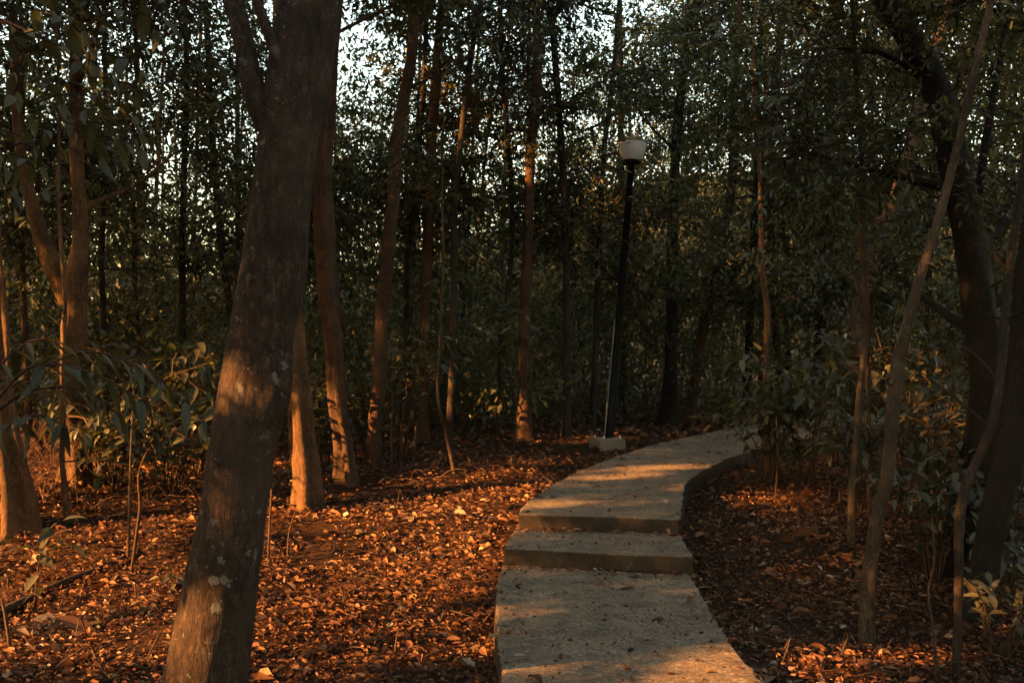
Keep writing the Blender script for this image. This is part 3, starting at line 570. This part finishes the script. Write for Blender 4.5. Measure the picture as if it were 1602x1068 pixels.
lathe([(.0, 0), (.11, 0), (.11, .015), (7.4 * s1, .016), (6.4 * s1, 1.4), (4.7 * s1, PL - .02), (7.5 * s1, PL - .01), (7.5 * s1, PL + .01), (0, PL + .01)], 20, 'pole', 'post_paint', lamp, pbot, ax)
hd = ptop; hax = unit(ax + np.array([-.045, 0, .6]))
lathe([(0, -.01), (14 * s1, 0), (14.5 * s1, .03), (13.5 * s1, .045), (0, .045)], 32, 'collar', 'post_paint', lamp, hd, hax)
g = lathe([(13.2 * s1, .047), (15.5 * s1, .075), (18.5 * s1, .125), (20.8 * s1, .185), (22.2 * s1, .245), (22.6 * s1, .29), (22.0 * s1, .30), (21.6 * s1, .29), (20 * s1, .19), (12.8 * s1, .055)], 96, 'glass_bowl', 'globe', lamp, hd, hax, .012)
cp = lathe([(21 * s1, .285), (24.6 * s1, .292), (24.8 * s1, .305), (22.5 * s1, .312), (17 * s1, .322), (10 * s1, .335), (5 * s1, .352), (3.2 * s1, .375), (3.6 * s1, .39), (2 * s1, .402), (0, .405)], 40, 'lid', 'steel', lamp, hd, hax)
# conduit strapped to the pole, concrete footing with bolts
mb = MB(); tube(mb, [pbot + np.array([-.075, -.06, 0]), pbot + ax * .9 + np.array([-.07, -.045, 0]), pbot + ax * 1.75 + np.array([-.058, -.04, 0])], [.011, .011, .010], 8, .2, .0)
link('conduit', mb.mesh('conduit', [M['steel']]), lamp)
a, b, c0 = at(920, 696, LY - .22)[0] - LB[0], at(981, 696, LY + .1)[0] - LB[0], 0
rs = np.random.default_rng(3); mb = MB(); nx, ny, nz = 10, 8, 5; V = []; F = []
def block(w, d, h, r, seg=6):
    m = MB(); rr = np.random.default_rng(8); g = np.linspace(-1, 1, seg + 1); n0 = 0
    for axs in range(3):
        for sg in (-1, 1):
            u, v = np.meshgrid(g, g, indexing='ij'); p = np.zeros((seg + 1, seg + 1, 3)); p[..., axs] = sg; p[..., (axs + 1) % 3] = u; p[..., (axs + 2) % 3] = v
            e = np.array([w, d, h]) / 2; q = p * e; inner = np.clip(q, -(e - r), e - r); dd = q - inner; L = np.linalg.norm(dd, axis=-1, keepdims=True)
            q = inner + np.where(L > 1e-9, dd / np.maximum(L, 1e-9) * r, 0)
            q += .006 * np.sin(q[..., [1, 2, 0]] * 25)
            i = np.arange((seg + 1) ** 2).reshape(seg + 1, seg + 1); f = np.stack([i[:-1, :-1], i[1:, :-1], i[1:, 1:], i[:-1, 1:]], -1).reshape(-1, 4)
            m.add(q, f if sg > 0 else f[:, ::-1])
    return m
ft = link('footing', block(.38, .38, .24, .035, 10).mesh('footing', [M['block']]), lamp); ft.location = (.0, 0, .03); ft.rotation_euler = (0, 0, math.radians(24))
for k in range(4):
    a = math.radians(24 + 45 + 90 * k); m2 = MB(); tube(m2, [(0, 0, 0), (0, 0, .02), (0, 0, .045)], [.012, .012, .011], 6, .02, 0)
    o = link('bolt', m2.mesh('bolt', [M['bolt']]), ft); o.location = (.18 * math.cos(a - math.radians(24)), .18 * math.sin(a - math.radians(24)), .115)

# ------------------------------------------------------------------ plants with leaves one can pick apart
def leaf_mesh(name, L, Wd, droop, fold, mat, seed=0):
    ns = 6; t = np.linspace(0, 1, ns + 1); w = Wd * np.sin(np.pi * np.clip(t, .02, 1) ** .8) ** .8 * (1 - .25 * t); w[0] = Wd * .06; w[-1] = .001
    x = L * t; z = -droop * L * t ** 2; V = []
    for i in range(ns + 1): V += [(x[i], w[i] / 2, z[i] + fold * w[i]), (x[i], 0, z[i]), (x[i], -w[i] / 2, z[i] + fold * w[i])]
    F = []
    for i in range(ns):
        for j in range(2): F.append((3 * i + j, 3 * i + j + 1, 3 * i + j + 4, 3 * i + j + 3))
    mb = MB(); mb.add(V, F, 0, np.random.default_rng(seed).uniform()); return mb.mesh(name, [M[mat]])
LEAFSET = {m: [leaf_mesh('leaf', 1, .42 + .04 * i, .12 + .1 * i, .18, m, i * 7 + len(m)) for i in range(4)] for m in ('leaf', 'leaf_dark', 'leaf_blue')}
LONGSET = [leaf_mesh('leaf', 1, .20 + .025 * i, .15 + .12 * i, .25, 'leaf_dark', i + 50) for i in range(4)]
def put_leaf(root, meshes, p, d, n, L, rs):
    X, Y, Z = frames(np.array([d]), np.array([n])); o = link('leaf', meshes[int(rs.integers(len(meshes)))], root)
    m = Matrix(((X[0][0], Y[0][0], Z[0][0], p[0]), (X[0][1], Y[0][1], Z[0][1], p[1]), (X[0][2], Y[0][2], Z[0][2], p[2]), (0, 0, 0, 1)))
    o.matrix_local = m @ Matrix.Scale(L, 4); return o
def plant(name, label, cat, base, stems, mat, L, gap, group=None, meshes=None, start=.25, w0=.008, seed=0, stem_mat='twig', spread=.9, droop=.35, w_first=None):
    """stems: polylines in metres relative to the base; leaves set alternately along them, each a part of its own"""
    rs = np.random.default_rng(seed + 900); root = thing(name, label, cat, base, group); meshes = meshes or LEAFSET[mat]; cnt = 0
    for si, st in enumerate(stems):
        st = np.array(st, float); ln = np.linalg.norm(np.diff(st, axis=0), axis=1).sum(); m2 = MB(); w = w0 * min(1, .4 + ln)
        if w_first and si < 2: w = w_first / (1 + 2 * si)
        Q = tube(m2, st, np.linspace(w, w * .35, len(st)), 6, .08, .03, seed=seed + si); link('stem', m2.mesh('stem', [M[stem_mat]]), root)
        n = max(2, int(ln * (1 - start) / gap)); T = unit(np.gradient(Q, axis=0))
        for i in range(n + 1):
            if cnt >= 290: break
            t = start + (1 - start) * i / n; j = min(len(Q) - 1, int(t * (len(Q) - 1) + .5)); tt = T[j]
            sd_ = unit(np.cross(tt, [0, 0, 1.]) + 1e-6) * (1 if i % 2 else -1)
            if i == n: d = tt + np.array([0, 0, -droop])
            else: d = tt * .5 + sd_ * spread + rs.normal(0, .35, 3) + np.array([0, 0, -droop])
            put_leaf(root, meshes, Q[j] + rs.normal(0, .004, 3), d, np.array([0, 0, 1.]) + rs.normal(0, .3, 3), L * rs.uniform(.65, 1.2), rs); cnt += 1
    return root
def bush_stems(n, h, spread, rs, sub=2):
    out = []
    for i in range(n):
        az = rs.uniform(0, 6.28); s = spread * rs.uniform(.4, 1); hh = h * rs.uniform(.55, 1.05); o = np.array([math.cos(az), math.sin(az), 0])
        b = o * .05; e = o * s + np.array([0, 0, hh]); m = o * s * .35 + np.array([0, 0, hh * .55]) + rs.normal(0, .05, 3)
        out.append([b, m, e])
        for k in range(sub):
            t = rs.uniform(.35, .85); p = np.array(m) * (1 - t) + np.array(e) * t if t > .3 else m
            a2 = rs.uniform(0, 6.28); l2 = rs.uniform(.25, .5) * h * .6; d2 = np.array([math.cos(a2), math.sin(a2), rs.uniform(-.1, .5)])
            out.append([p, p + d2 * l2 * .5 + np.array([0, 0, .03]), p + d2 * l2 - np.array([0, 0, .04])])
    return out
def shrub(label, px, py, h, spread, n, mat, L, seed, gap=.05, sub=2, Y=None, name='shrub', group='leafy shrubs', **kw):
    b = ground_at(px, py) if Y is None else None
    if b is None:
        q = at(px, py, Y); b = np.array([q[0], Y, float(gz(q[0], Y))])
    return plant(name, label, 'shrub', b, bush_stems(n, h, spread, np.random.default_rng(seed), sub), mat, L, gap, group, seed=seed, **kw)

shrub('leafy green shrub leaning over the right edge of the path bend', 1205, 752, 1.2, .65, 13, 'leaf', .16, 1, gap=.075, sub=3)
shrub('leafy shrub directly right of the one at the path bend', 1262, 760, 1.45, .7, 13, 'leaf', .16, 2, gap=.08, sub=3)
shrub('dark leafy shrub behind the slim lit sapling on the right', 1310, 735, 1.8, .8, 13, 'leaf_dark', .17, 3, gap=.09, sub=3)
shrub('tall dark shrub right of the slanting pale trunk', 1455, 800, 1.9, .65, 13, 'leaf_blue', .12, 4, gap=.08, sub=3)
shrub('low dark shrub at the foot of the curving brown trunk', 1460, 905, 1.0, .5, 11, 'leaf_blue', .11, 5, gap=.05, sub=3)
shrub('dark shrub in the lower right corner', 1560, 1030, .6, .4, 9, 'leaf_dark', .10, 6, gap=.05)
shrub('shrub under the heavy bending trunk at the right edge', 1570, 830, 2.1, .8, 13, 'leaf_dark', .13, 7, gap=.09, sub=3)
shrub('grey-green shrub spreading behind the thick left tree', 185, 772, 1.0, .7, 18, 'leaf_blue', .15, 8, gap=.065, sub=3)
shrub('low grey-green shrub at the left foot of the thick leaning trunk', 268, 775, .95, .7, 18, 'leaf_blue', .15, 9, gap=.065, sub=3)
shrub('bushy shrub between the thin lit tree and the thick left tree', 160, 742, 1.5, .8, 16, 'leaf_blue', .16, 15, gap=.08, sub=3)
shrub('bushy dark shrub filling the gap left of the thick leaning trunk', 310, 738, 1.4, .8, 16, 'leaf', .16, 16, gap=.08, sub=3)
shrub('broad-leaved shrub rising behind the thick leaning trunk on its left', 255, 722, 1.6, .8, 11, 'leaf', .22, 10, gap=.09)
shrub('shrub with pale twigs between the two slim trees behind the thick trunk', 508, 735, 1.3, .5, 9, 'leaf', .14, 11, gap=.07)
shrub('leafy shrub right behind the straight brown tree', 625, 715, 1.6, .6, 9, 'leaf_dark', .14, 12, gap=.08)
shrub('sparse shrub beyond the path bend', 1330, 690, 1.3, .7, 9, 'leaf_dark', .16, 13, gap=.08)
shrub('leafy shrub crowding the foot of the slim lit sapling', 1345, 800, 1.1, .55, 12, 'leaf_dark', .12, 17, gap=.07, sub=3)
shrub('shrub behind the curving brown trunk at the right', 1500, 850, 1.5, .6, 13, 'leaf_dark', .12, 18, gap=.08, sub=3)
shrub('shrub in the right corner beneath the thick black trunk', 1585, 940, 1.0, .5, 11, 'leaf_blue', .11, 19, gap=.07, sub=3)
shrub('tall leafy shrub between the curving trunk and the slanting pale trunk', 1425, 760, 2.3, .7, 12, 'leaf_dark', .13, 14, gap=.10, sub=3)

def px_stems(base, lines, Y):
    return [[at(px, py, Y + dy) - base for px, py, dy in l] for l in lines]
b = np.array([-2.95, 4.9, float(gz(-2.95, 4.9))])
plant('long_leaf_plant', 'plant with long drooping strap leaves at the left edge', 'plant', b,
      [[(0, 0, 0), (.05, 0, .7), (.15, 0, 1.45)]] + px_stems(b, [[(-30, 690, 0), (10, 560, 0), (60, 530, .1), (120, 545, .15)], [(-20, 640, 0), (60, 570, -.1), (160, 590, -.1), (240, 640, -.05)],
       [(-25, 660, .1), (50, 610, .1), (130, 610, .2), (200, 660, .25)], [(-30, 700, 0), (20, 660, -.2), (70, 650, -.3), (120, 680, -.3)], [(60, 575, 0), (140, 550, .2), (220, 575, .3), (290, 630, .3)]], 4.9),
      'leaf_blue', .19, .042, meshes=LONGSET, start=.3, seed=60, w0=.010, spread=.7, droop=.45)
b = ground_at(52, 962)
plant('seedling', 'small seedling with broad dark leaves on sunlit litter', 'seedling', b, px_stems(b, [[(52, 960, 0), (57, 910, 0), (62, 872, 0), (72, 840, 0)], [(62, 868, 0), (88, 846, 0), (112, 852, 0)], [(60, 870, 0), (44, 850, 0), (36, 846, 0)], [(68, 848, 0), (84, 826, .02), (98, 816, .02)]], b[1]),
      'leaf_dark', .17, .05, start=.4, seed=61, w0=.006)
b = ground_at(267, 945)
plant('seedling', 'tiny green seedling left of the thick leaning trunk', 'seedling', b, px_stems(b, [[(267, 945, 0), (268, 920, 0), (269, 900, 0)], [(268, 915, 0), (256, 902, 0), (248, 903, 0)], [(268, 915, 0), (282, 903, 0), (290, 905, 0)]], b[1]), 'leaf', .10, .035, start=.3, seed=62, w0=.004)
b = ground_at(209, 760)
plant('arching_seedling', 'thin pale stem arching right with a tuft of broad leaves', 'seedling', b, px_stems(b, [[(209, 760, 0), (210, 700, 0), (218, 650, 0), (230, 625, 0), (250, 598, 0), (296, 578, 0), (335, 565, 0)], [(250, 600, 0), (230, 575, 0), (215, 560, .1)], [(285, 584, 0), (300, 600, 0), (320, 612, 0)], [(270, 590, 0), (272, 560, 0), (285, 545, .1)]], b[1]),
      'leaf', .22, .075, start=.5, seed=63, w0=.012)
# overhanging branch of a tree standing outside the left of the picture
b = np.array([-4.2, 4.2, float(gz(-4.2, 4.2))]); Yb = 5.0
lines = []
rs = np.random.default_rng(77)
for i in range(60):
    x0, y0 = rs.uniform(-60, 190), rs.uniform(-60, 270); l = rs.uniform(50, 110); a = rs.uniform(-.2, 1.1); dy = rs.uniform(-.5, .6)
    lines.append([(x0, y0, dy), (x0 + l * .5 * math.cos(a), y0 + l * .4 * math.sin(a) - 8, dy), (x0 + l * math.cos(a), y0 + l * math.sin(a) + 10, dy + .05)])
trunk_line = [[(0, 0, 0), (.1, .1, 1.8), (.3, .3, 3.2), (.5, .5, 4.4)], [(.35, .35, 3.3), (1.2, .7, 3.6), (2.0, .9, 3.35)]]
plant('tree', 'dark large-leaved branches hanging into the upper left corner', 'tree', b, trunk_line + px_stems(b, lines, Yb), 'leaf_dark', .115, .055, 'trees of the wood', start=.15, seed=70, w0=.007, stem_mat='bark_dark', w_first=.06)

# bare sticks standing in the litter
STICKS = [('straight bare stick standing left of the thick trunk', [(200, 876, 5), (203, 790, 5), (205, 708, 4), (210, 600, 3)]),
          ('crooked pale stick close beside the straight bare stick', [(205, 898, 5), (213, 840, 5), (219, 790, 4), (217, 740, 3), (232, 700, 2)]),
          ('short stick leaning at the left picture edge', [(17, 1022, 6), (10, 975, 5), (1, 925, 4)]),
          ('thin upright stick close to the right of the thick trunk', [(419, 882, 4), (422, 820, 4), (426, 755, 3)]),
          ('bent thin stick between the thick trunk and the fluted one', [(450, 875, 4), (453, 830, 3), (464, 795, 3)]),
          ('pale slender stick rising beside the slim dark tree', [(552, 740, 4), (541, 650, 4), (545, 560, 3), (556, 520, 2)]),
          ('pale stick right of the straight brown tree', [(612, 728, 5), (612, 660, 4), (615, 610, 3)]),
          ('second pale stick right of the straight brown tree', [(626, 726, 5), (628, 670, 4), (634, 620, 3)]),
          ('third stick right of the straight brown tree, broken at the top', [(646, 722, 6), (649, 690, 5), (652, 655, 4)]),
          ('long thin stick standing left of the lamp in shade', [(806, 708, 4), (807, 620, 3), (806, 540, 2)]),
          ('short leaning stick on the litter left of the path', [(786, 712, 4), (781, 690, 3)]),
          ('pair of crooked pale twigs in the lower right', [(1466, 1075, 6), (1460, 980, 5), (1452, 930, 4), (1461, 880, 3), (1458, 800, 2)]),
          ('thin stick by the slim lit sapling', [(1326, 840, 4), (1328, 770, 4), (1326, 700, 3)]),
          ('small stick under the shrub at the path bend', [(1297, 790, 4), (1299, 750, 3)]),
          ('upright twig right of the small stick by the path bend', [(1315, 800, 4), (1313, 762, 3)]),
          ('pale twig standing at the left foot of the sunlit left tree', [(3, 795, 5), (12, 745, 4), (30, 715, 3), (50, 690, 2)])]
for i, (lab, tr) in enumerate(STICKS):
    b = ground_at(tr[0][0], tr[0][1]); Y = b[1]; mb = MB()
    tube(mb, [at(px, py, Y) - b for px, py, w in tr], [w / 2 * Y / FPX for _, _, w in tr], 7, .06, .08, seed=i)
    o = tag(link('stick', mb.mesh('stick', [M['twig']]), None, tuple(b)), lab, 'stick', 'bare sticks standing in the litter')
# dead forked twig by the path bend
def twig_tree(mb, p, d, ln, r, depth, rs):
    e = p + d * ln; tube(mb, [p, (p + e) / 2 + rs.normal(0, .06 * ln, 3), e], [r, r * .8, r * .6], 5, ln / 3, .05, seed=int(rs.integers(1e6)))
    if depth > 0:
        for _ in range(int(rs.integers(2, 4))): twig_tree(mb, e, unit(d + rs.normal(0, .5, 3)), ln * rs.uniform(.55, .85), r * .6, depth - 1, rs)
for lab, px, py, Y, h, dep, r in (('small dead forked twig above the path bend shrub', 1214, 640, 9.8, .16, 2, .008),):
    rs = np.random.default_rng(5); q = at(px, 745, Y); b = np.array([q[0], Y, float(gz(q[0], Y))]); mb = MB(); t = at(px, py, Y) - b
    tube(mb, [(0, 0, 0), t * .5 + np.array([.02, 0, 0]), t], [.010, .009, .008], 6, .1, .05); twig_tree(mb, t, np.array([.1, 0, 1.]), h, r, dep, rs)
    tag(link('dead_twig', mb.mesh('dead_twig', [M['twig']]), None, tuple(b)), lab, 'twig')
for i, (lab, px, py, n, h) in enumerate((('tangle of bare reddish twigs at the foot of the left edge trunk', 66, 780, 28, .32), ('bare twig tangle left of the sunlit thin stem', 16, 806, 18, .28))):
    rs = np.random.default_rng(20 + i); b = ground_at(px, py); mb = MB()
    for k in range(n): twig_tree(mb, np.array([rs.normal(0, .12), rs.normal(0, .12), 0]), unit(np.array([rs.normal(0, .5), rs.normal(0, .4), 1.])), h * rs.uniform(.7, 1.2), .006, 3, rs)
    tag(link('bare_bush', mb.mesh('bare_bush', [M['brush']]), None, tuple(b)), lab, 'bush')
mb = MB(); P = [ground_at(px, py) + np.array([0, 0, .03]) for px, py in ((-30, 985), (40, 945), (110, 912), (160, 893), (195, 876), (205, 860))]; b = P[0]
tube(mb, np.array(P) - b, [.03, .028, .024, .02, .014, .008], 10, .06, .1, seed=4)
tag(link('fallen_branch', mb.mesh('fallen_branch', [M['bark_dark']]), None, tuple(b)), 'dark crooked branch lying on the litter at the lower left', 'branch')
# brushwood on the litter at the edge of the wood
mb = MB(); rs = np.random.default_rng(31)
for i in range(420):
    b = ground_at(rs.uniform(560, 905), rs.uniform(688, 752)) if i < 130 else ground_at(rs.uniform(40, 330), rs.uniform(770, 800)) if i < 170 else ground_at(rs.uniform(-10, 1600), rs.uniform(760, 1075))
    if in_path(np.array([b[0]]), np.array([b[1]]))[0]: continue
    az = rs.uniform(0, 6.28); l = rs.uniform(.15, .5); d = np.array([math.cos(az), math.sin(az), rs.uniform(.0, .5) if i < 170 else rs.uniform(.0, .12)])
    if i >= 170: l *= .6; b = b + [0, 0, .03]
    tube(mb, [b + [0, 0, .01], b + d * l * .5 + rs.normal(0, .04, 3) + [0, 0, .05], b + d * l], [.006, .005, .002], 5, .06, .05, seed=i)
tag(link('brushwood', mb.mesh('brushwood', [M['twig']])), 'reddish twigs and brushwood scattered on the litter', kind='stuff')

# ------------------------------------------------------------------ fallen leaves
def fallen(n, x0, x1, y0, y1, L, layer=.05):
    y = RNG.uniform(y0, y1, n); x = RNG.uniform(x0, x1, n); bare = np.sin(2.3 * x + 1.1 * y) * np.sin(1.7 * y - .9 * x + 2) + .6 * np.sin(5.1 * x - 3.3 * y) * np.sin(4.4 * y + 2.7 * x)
    k = (abs(x) < .62 * y + .8) & ~in_path(x, y) & (RNG.uniform(size=n) > np.clip((bare - .55) * 1.6, 0, .85)); x, y = x[k], y[k]
    z = gz(x, y) + RNG.uniform(.004, layer, len(x)); P = np.stack([x, y, z], 1); az = RNG.uniform(0, 6.28, len(x))
    D = np.stack([np.cos(az), np.sin(az), RNG.normal(0, .24, len(x))], 1); N = np.array([-.22, -.14, 1.]) + RNG.normal(0, .44, P.shape)
    l = L * np.exp(RNG.normal(0, .42, len(x))); rnd = np.clip(RNG.beta(2.2, 2.5, len(x)) + .12 * np.sin(x * 1.7) * np.sin(y * 1.3), 0, 1)
    leaves(mb, P, D, N, l, l * RNG.uniform(.34, .66, len(x)), 0, rnd, '6', RNG.uniform(.2, 2.2, len(x)))
mb = MB()
fallen(50000, -5, 5, 3.6, 7.5, .031)
fallen(26000, -5, 5, 3.6, 8.5, .017, .03)
fallen(3500, -6, 6, 3.6, 10, .066, .06)
fallen(40000, -8, 7, 7.5, 12.5, .038)
fallen(12000, -11, 10, 12.5, 20, .085)
tag(link('leaf_litter', mb.mesh('leaf_litter', [M['litter']], smooth=False)), 'thick layer of red-brown dry leaves covering the forest floor', kind='stuff')
mb = MB(); n = 2600; y = np.r_[RNG.uniform(4.4, 8, 1500), RNG.uniform(8, 13.5, 1100)]; x = np.r_[RNG.uniform(-.1, 1.45, 1500), RNG.uniform(0, 4, 1100)]
y[:260] = 7.17 - np.abs(RNG.normal(0, .06, 260)) - .02; y[260:520] = 8.02 - np.abs(RNG.normal(0, .06, 260)) - .0
k = in_path(x, y); x, y = x[k], y[k]; az = RNG.uniform(0, 6.28, len(x)); l = .016 * np.exp(RNG.normal(0, .5, len(x)))
leaves(mb, np.stack([x, y, path_z(x, y) + .010], 1), np.stack([np.cos(az), np.sin(az), RNG.normal(0, .15, len(x))], 1), np.array([0, 0, 1.]) + RNG.normal(0, .25, (len(x), 3)), l, l * RNG.uniform(.2, .6, len(x)), 0, RNG.uniform(0, .6, len(x)), '6', RNG.uniform(.3, 2.5, len(x)))
tag(link('leaf_crumbs', mb.mesh('leaf_crumbs', [M['litter']], smooth=False)), 'crumbs of dry leaf strewn over the concrete path', kind='stuff')
DRY = []
for i in range(8):
    m2 = MB(); rs = np.random.default_rng(500 + i); ns = 5; t = np.linspace(0, 1, ns + 1); Wd = rs.uniform(.42, .62)
    w = Wd * np.sin(np.pi * np.clip(t, .03, .995)) ** .75; cu, fo, tw = rs.uniform(-.5, .8), rs.uniform(.1, .55), rs.normal(0, .4); V = []
    for j in range(ns + 1):
        for s in (1, 0, -1): V.append((t[j], s * w[j] / 2, -cu * (t[j] - .5) ** 2 + fo * w[j] * abs(s) * .7 + s * tw * .12 * (t[j] - .5) + .06))
    F = [(3 * a + c, 3 * a + c + 1, 3 * a + c + 4, 3 * a + c + 3) for a in range(ns) for c in range(2)]
    m2.add(V, F, 0, [.2, .35, .5, .62, .75, .88, .97, .45][i]); DRY.append(m2.mesh('fallen_leaf', [M['litter']]))
rs = np.random.default_rng(88)
def drop(x, y, z, L, label, group):
    o = link('fallen_leaf', DRY[int(rs.integers(8))], None, (x, y, z)); o.scale = (L,) * 3
    o.rotation_euler = (rs.normal(0, .18), rs.normal(0, .18), rs.uniform(0, 6.28)); tag(o, label, 'leaf', group)
n = 0
while n < 92:
    y = rs.uniform(4.5, 13.5); x = rs.uniform(-.1, 4)
    if n % 2:
        E_ = (PATH_L if rs.uniform() < .5 else PATH_R) if y < 7 else (UP_L if rs.uniform() < .6 else UP_R); E_ = np.array(sorted(E_, key=lambda q: q[1])); x = np.interp(y, E_[:, 1], E_[:, 0]) + rs.normal(0, .07)
    if not in_path(np.array([x]), np.array([y]))[0]: continue
    drop(x, y, float(path_z(x, y)) + .004, rs.uniform(.03, .10), 'loose dry leaf lying on the concrete path', 'dry leaves on the concrete path'); n += 1
for k in range(64):
    u = rs.uniform(.15, 1.0)
    if k % 2: x, y, z = -.02 + 1.40 * u, 7.22 - .13 * u - abs(rs.normal(0, .05)) - .03, .004
    else: x, y, z = .08 + 1.36 * u, 8.15 - .19 * u - abs(rs.normal(0, .05)) - .03, .131
    drop(x, y, z, rs.uniform(.03, .10), 'dry leaf gathered at the foot of a concrete step', 'dry leaves at the foot of the steps')
n = 0
while n < 140:
    px, py = rs.uniform(-10, 1610), rs.uniform(850, 1075); b = ground_at(px, py)
    if in_path(b[:1], b[1:2])[0]: continue
    right = b[0] > .7
    drop(b[0], b[1], b[2] + .045, rs.uniform(.05, .09), 'large dry leaf lying on the litter right of the path' if right else 'large dry leaf lying on the litter left of the path',
         'large fallen leaves right of the path' if right else 'large fallen leaves left of the path'); n += 1
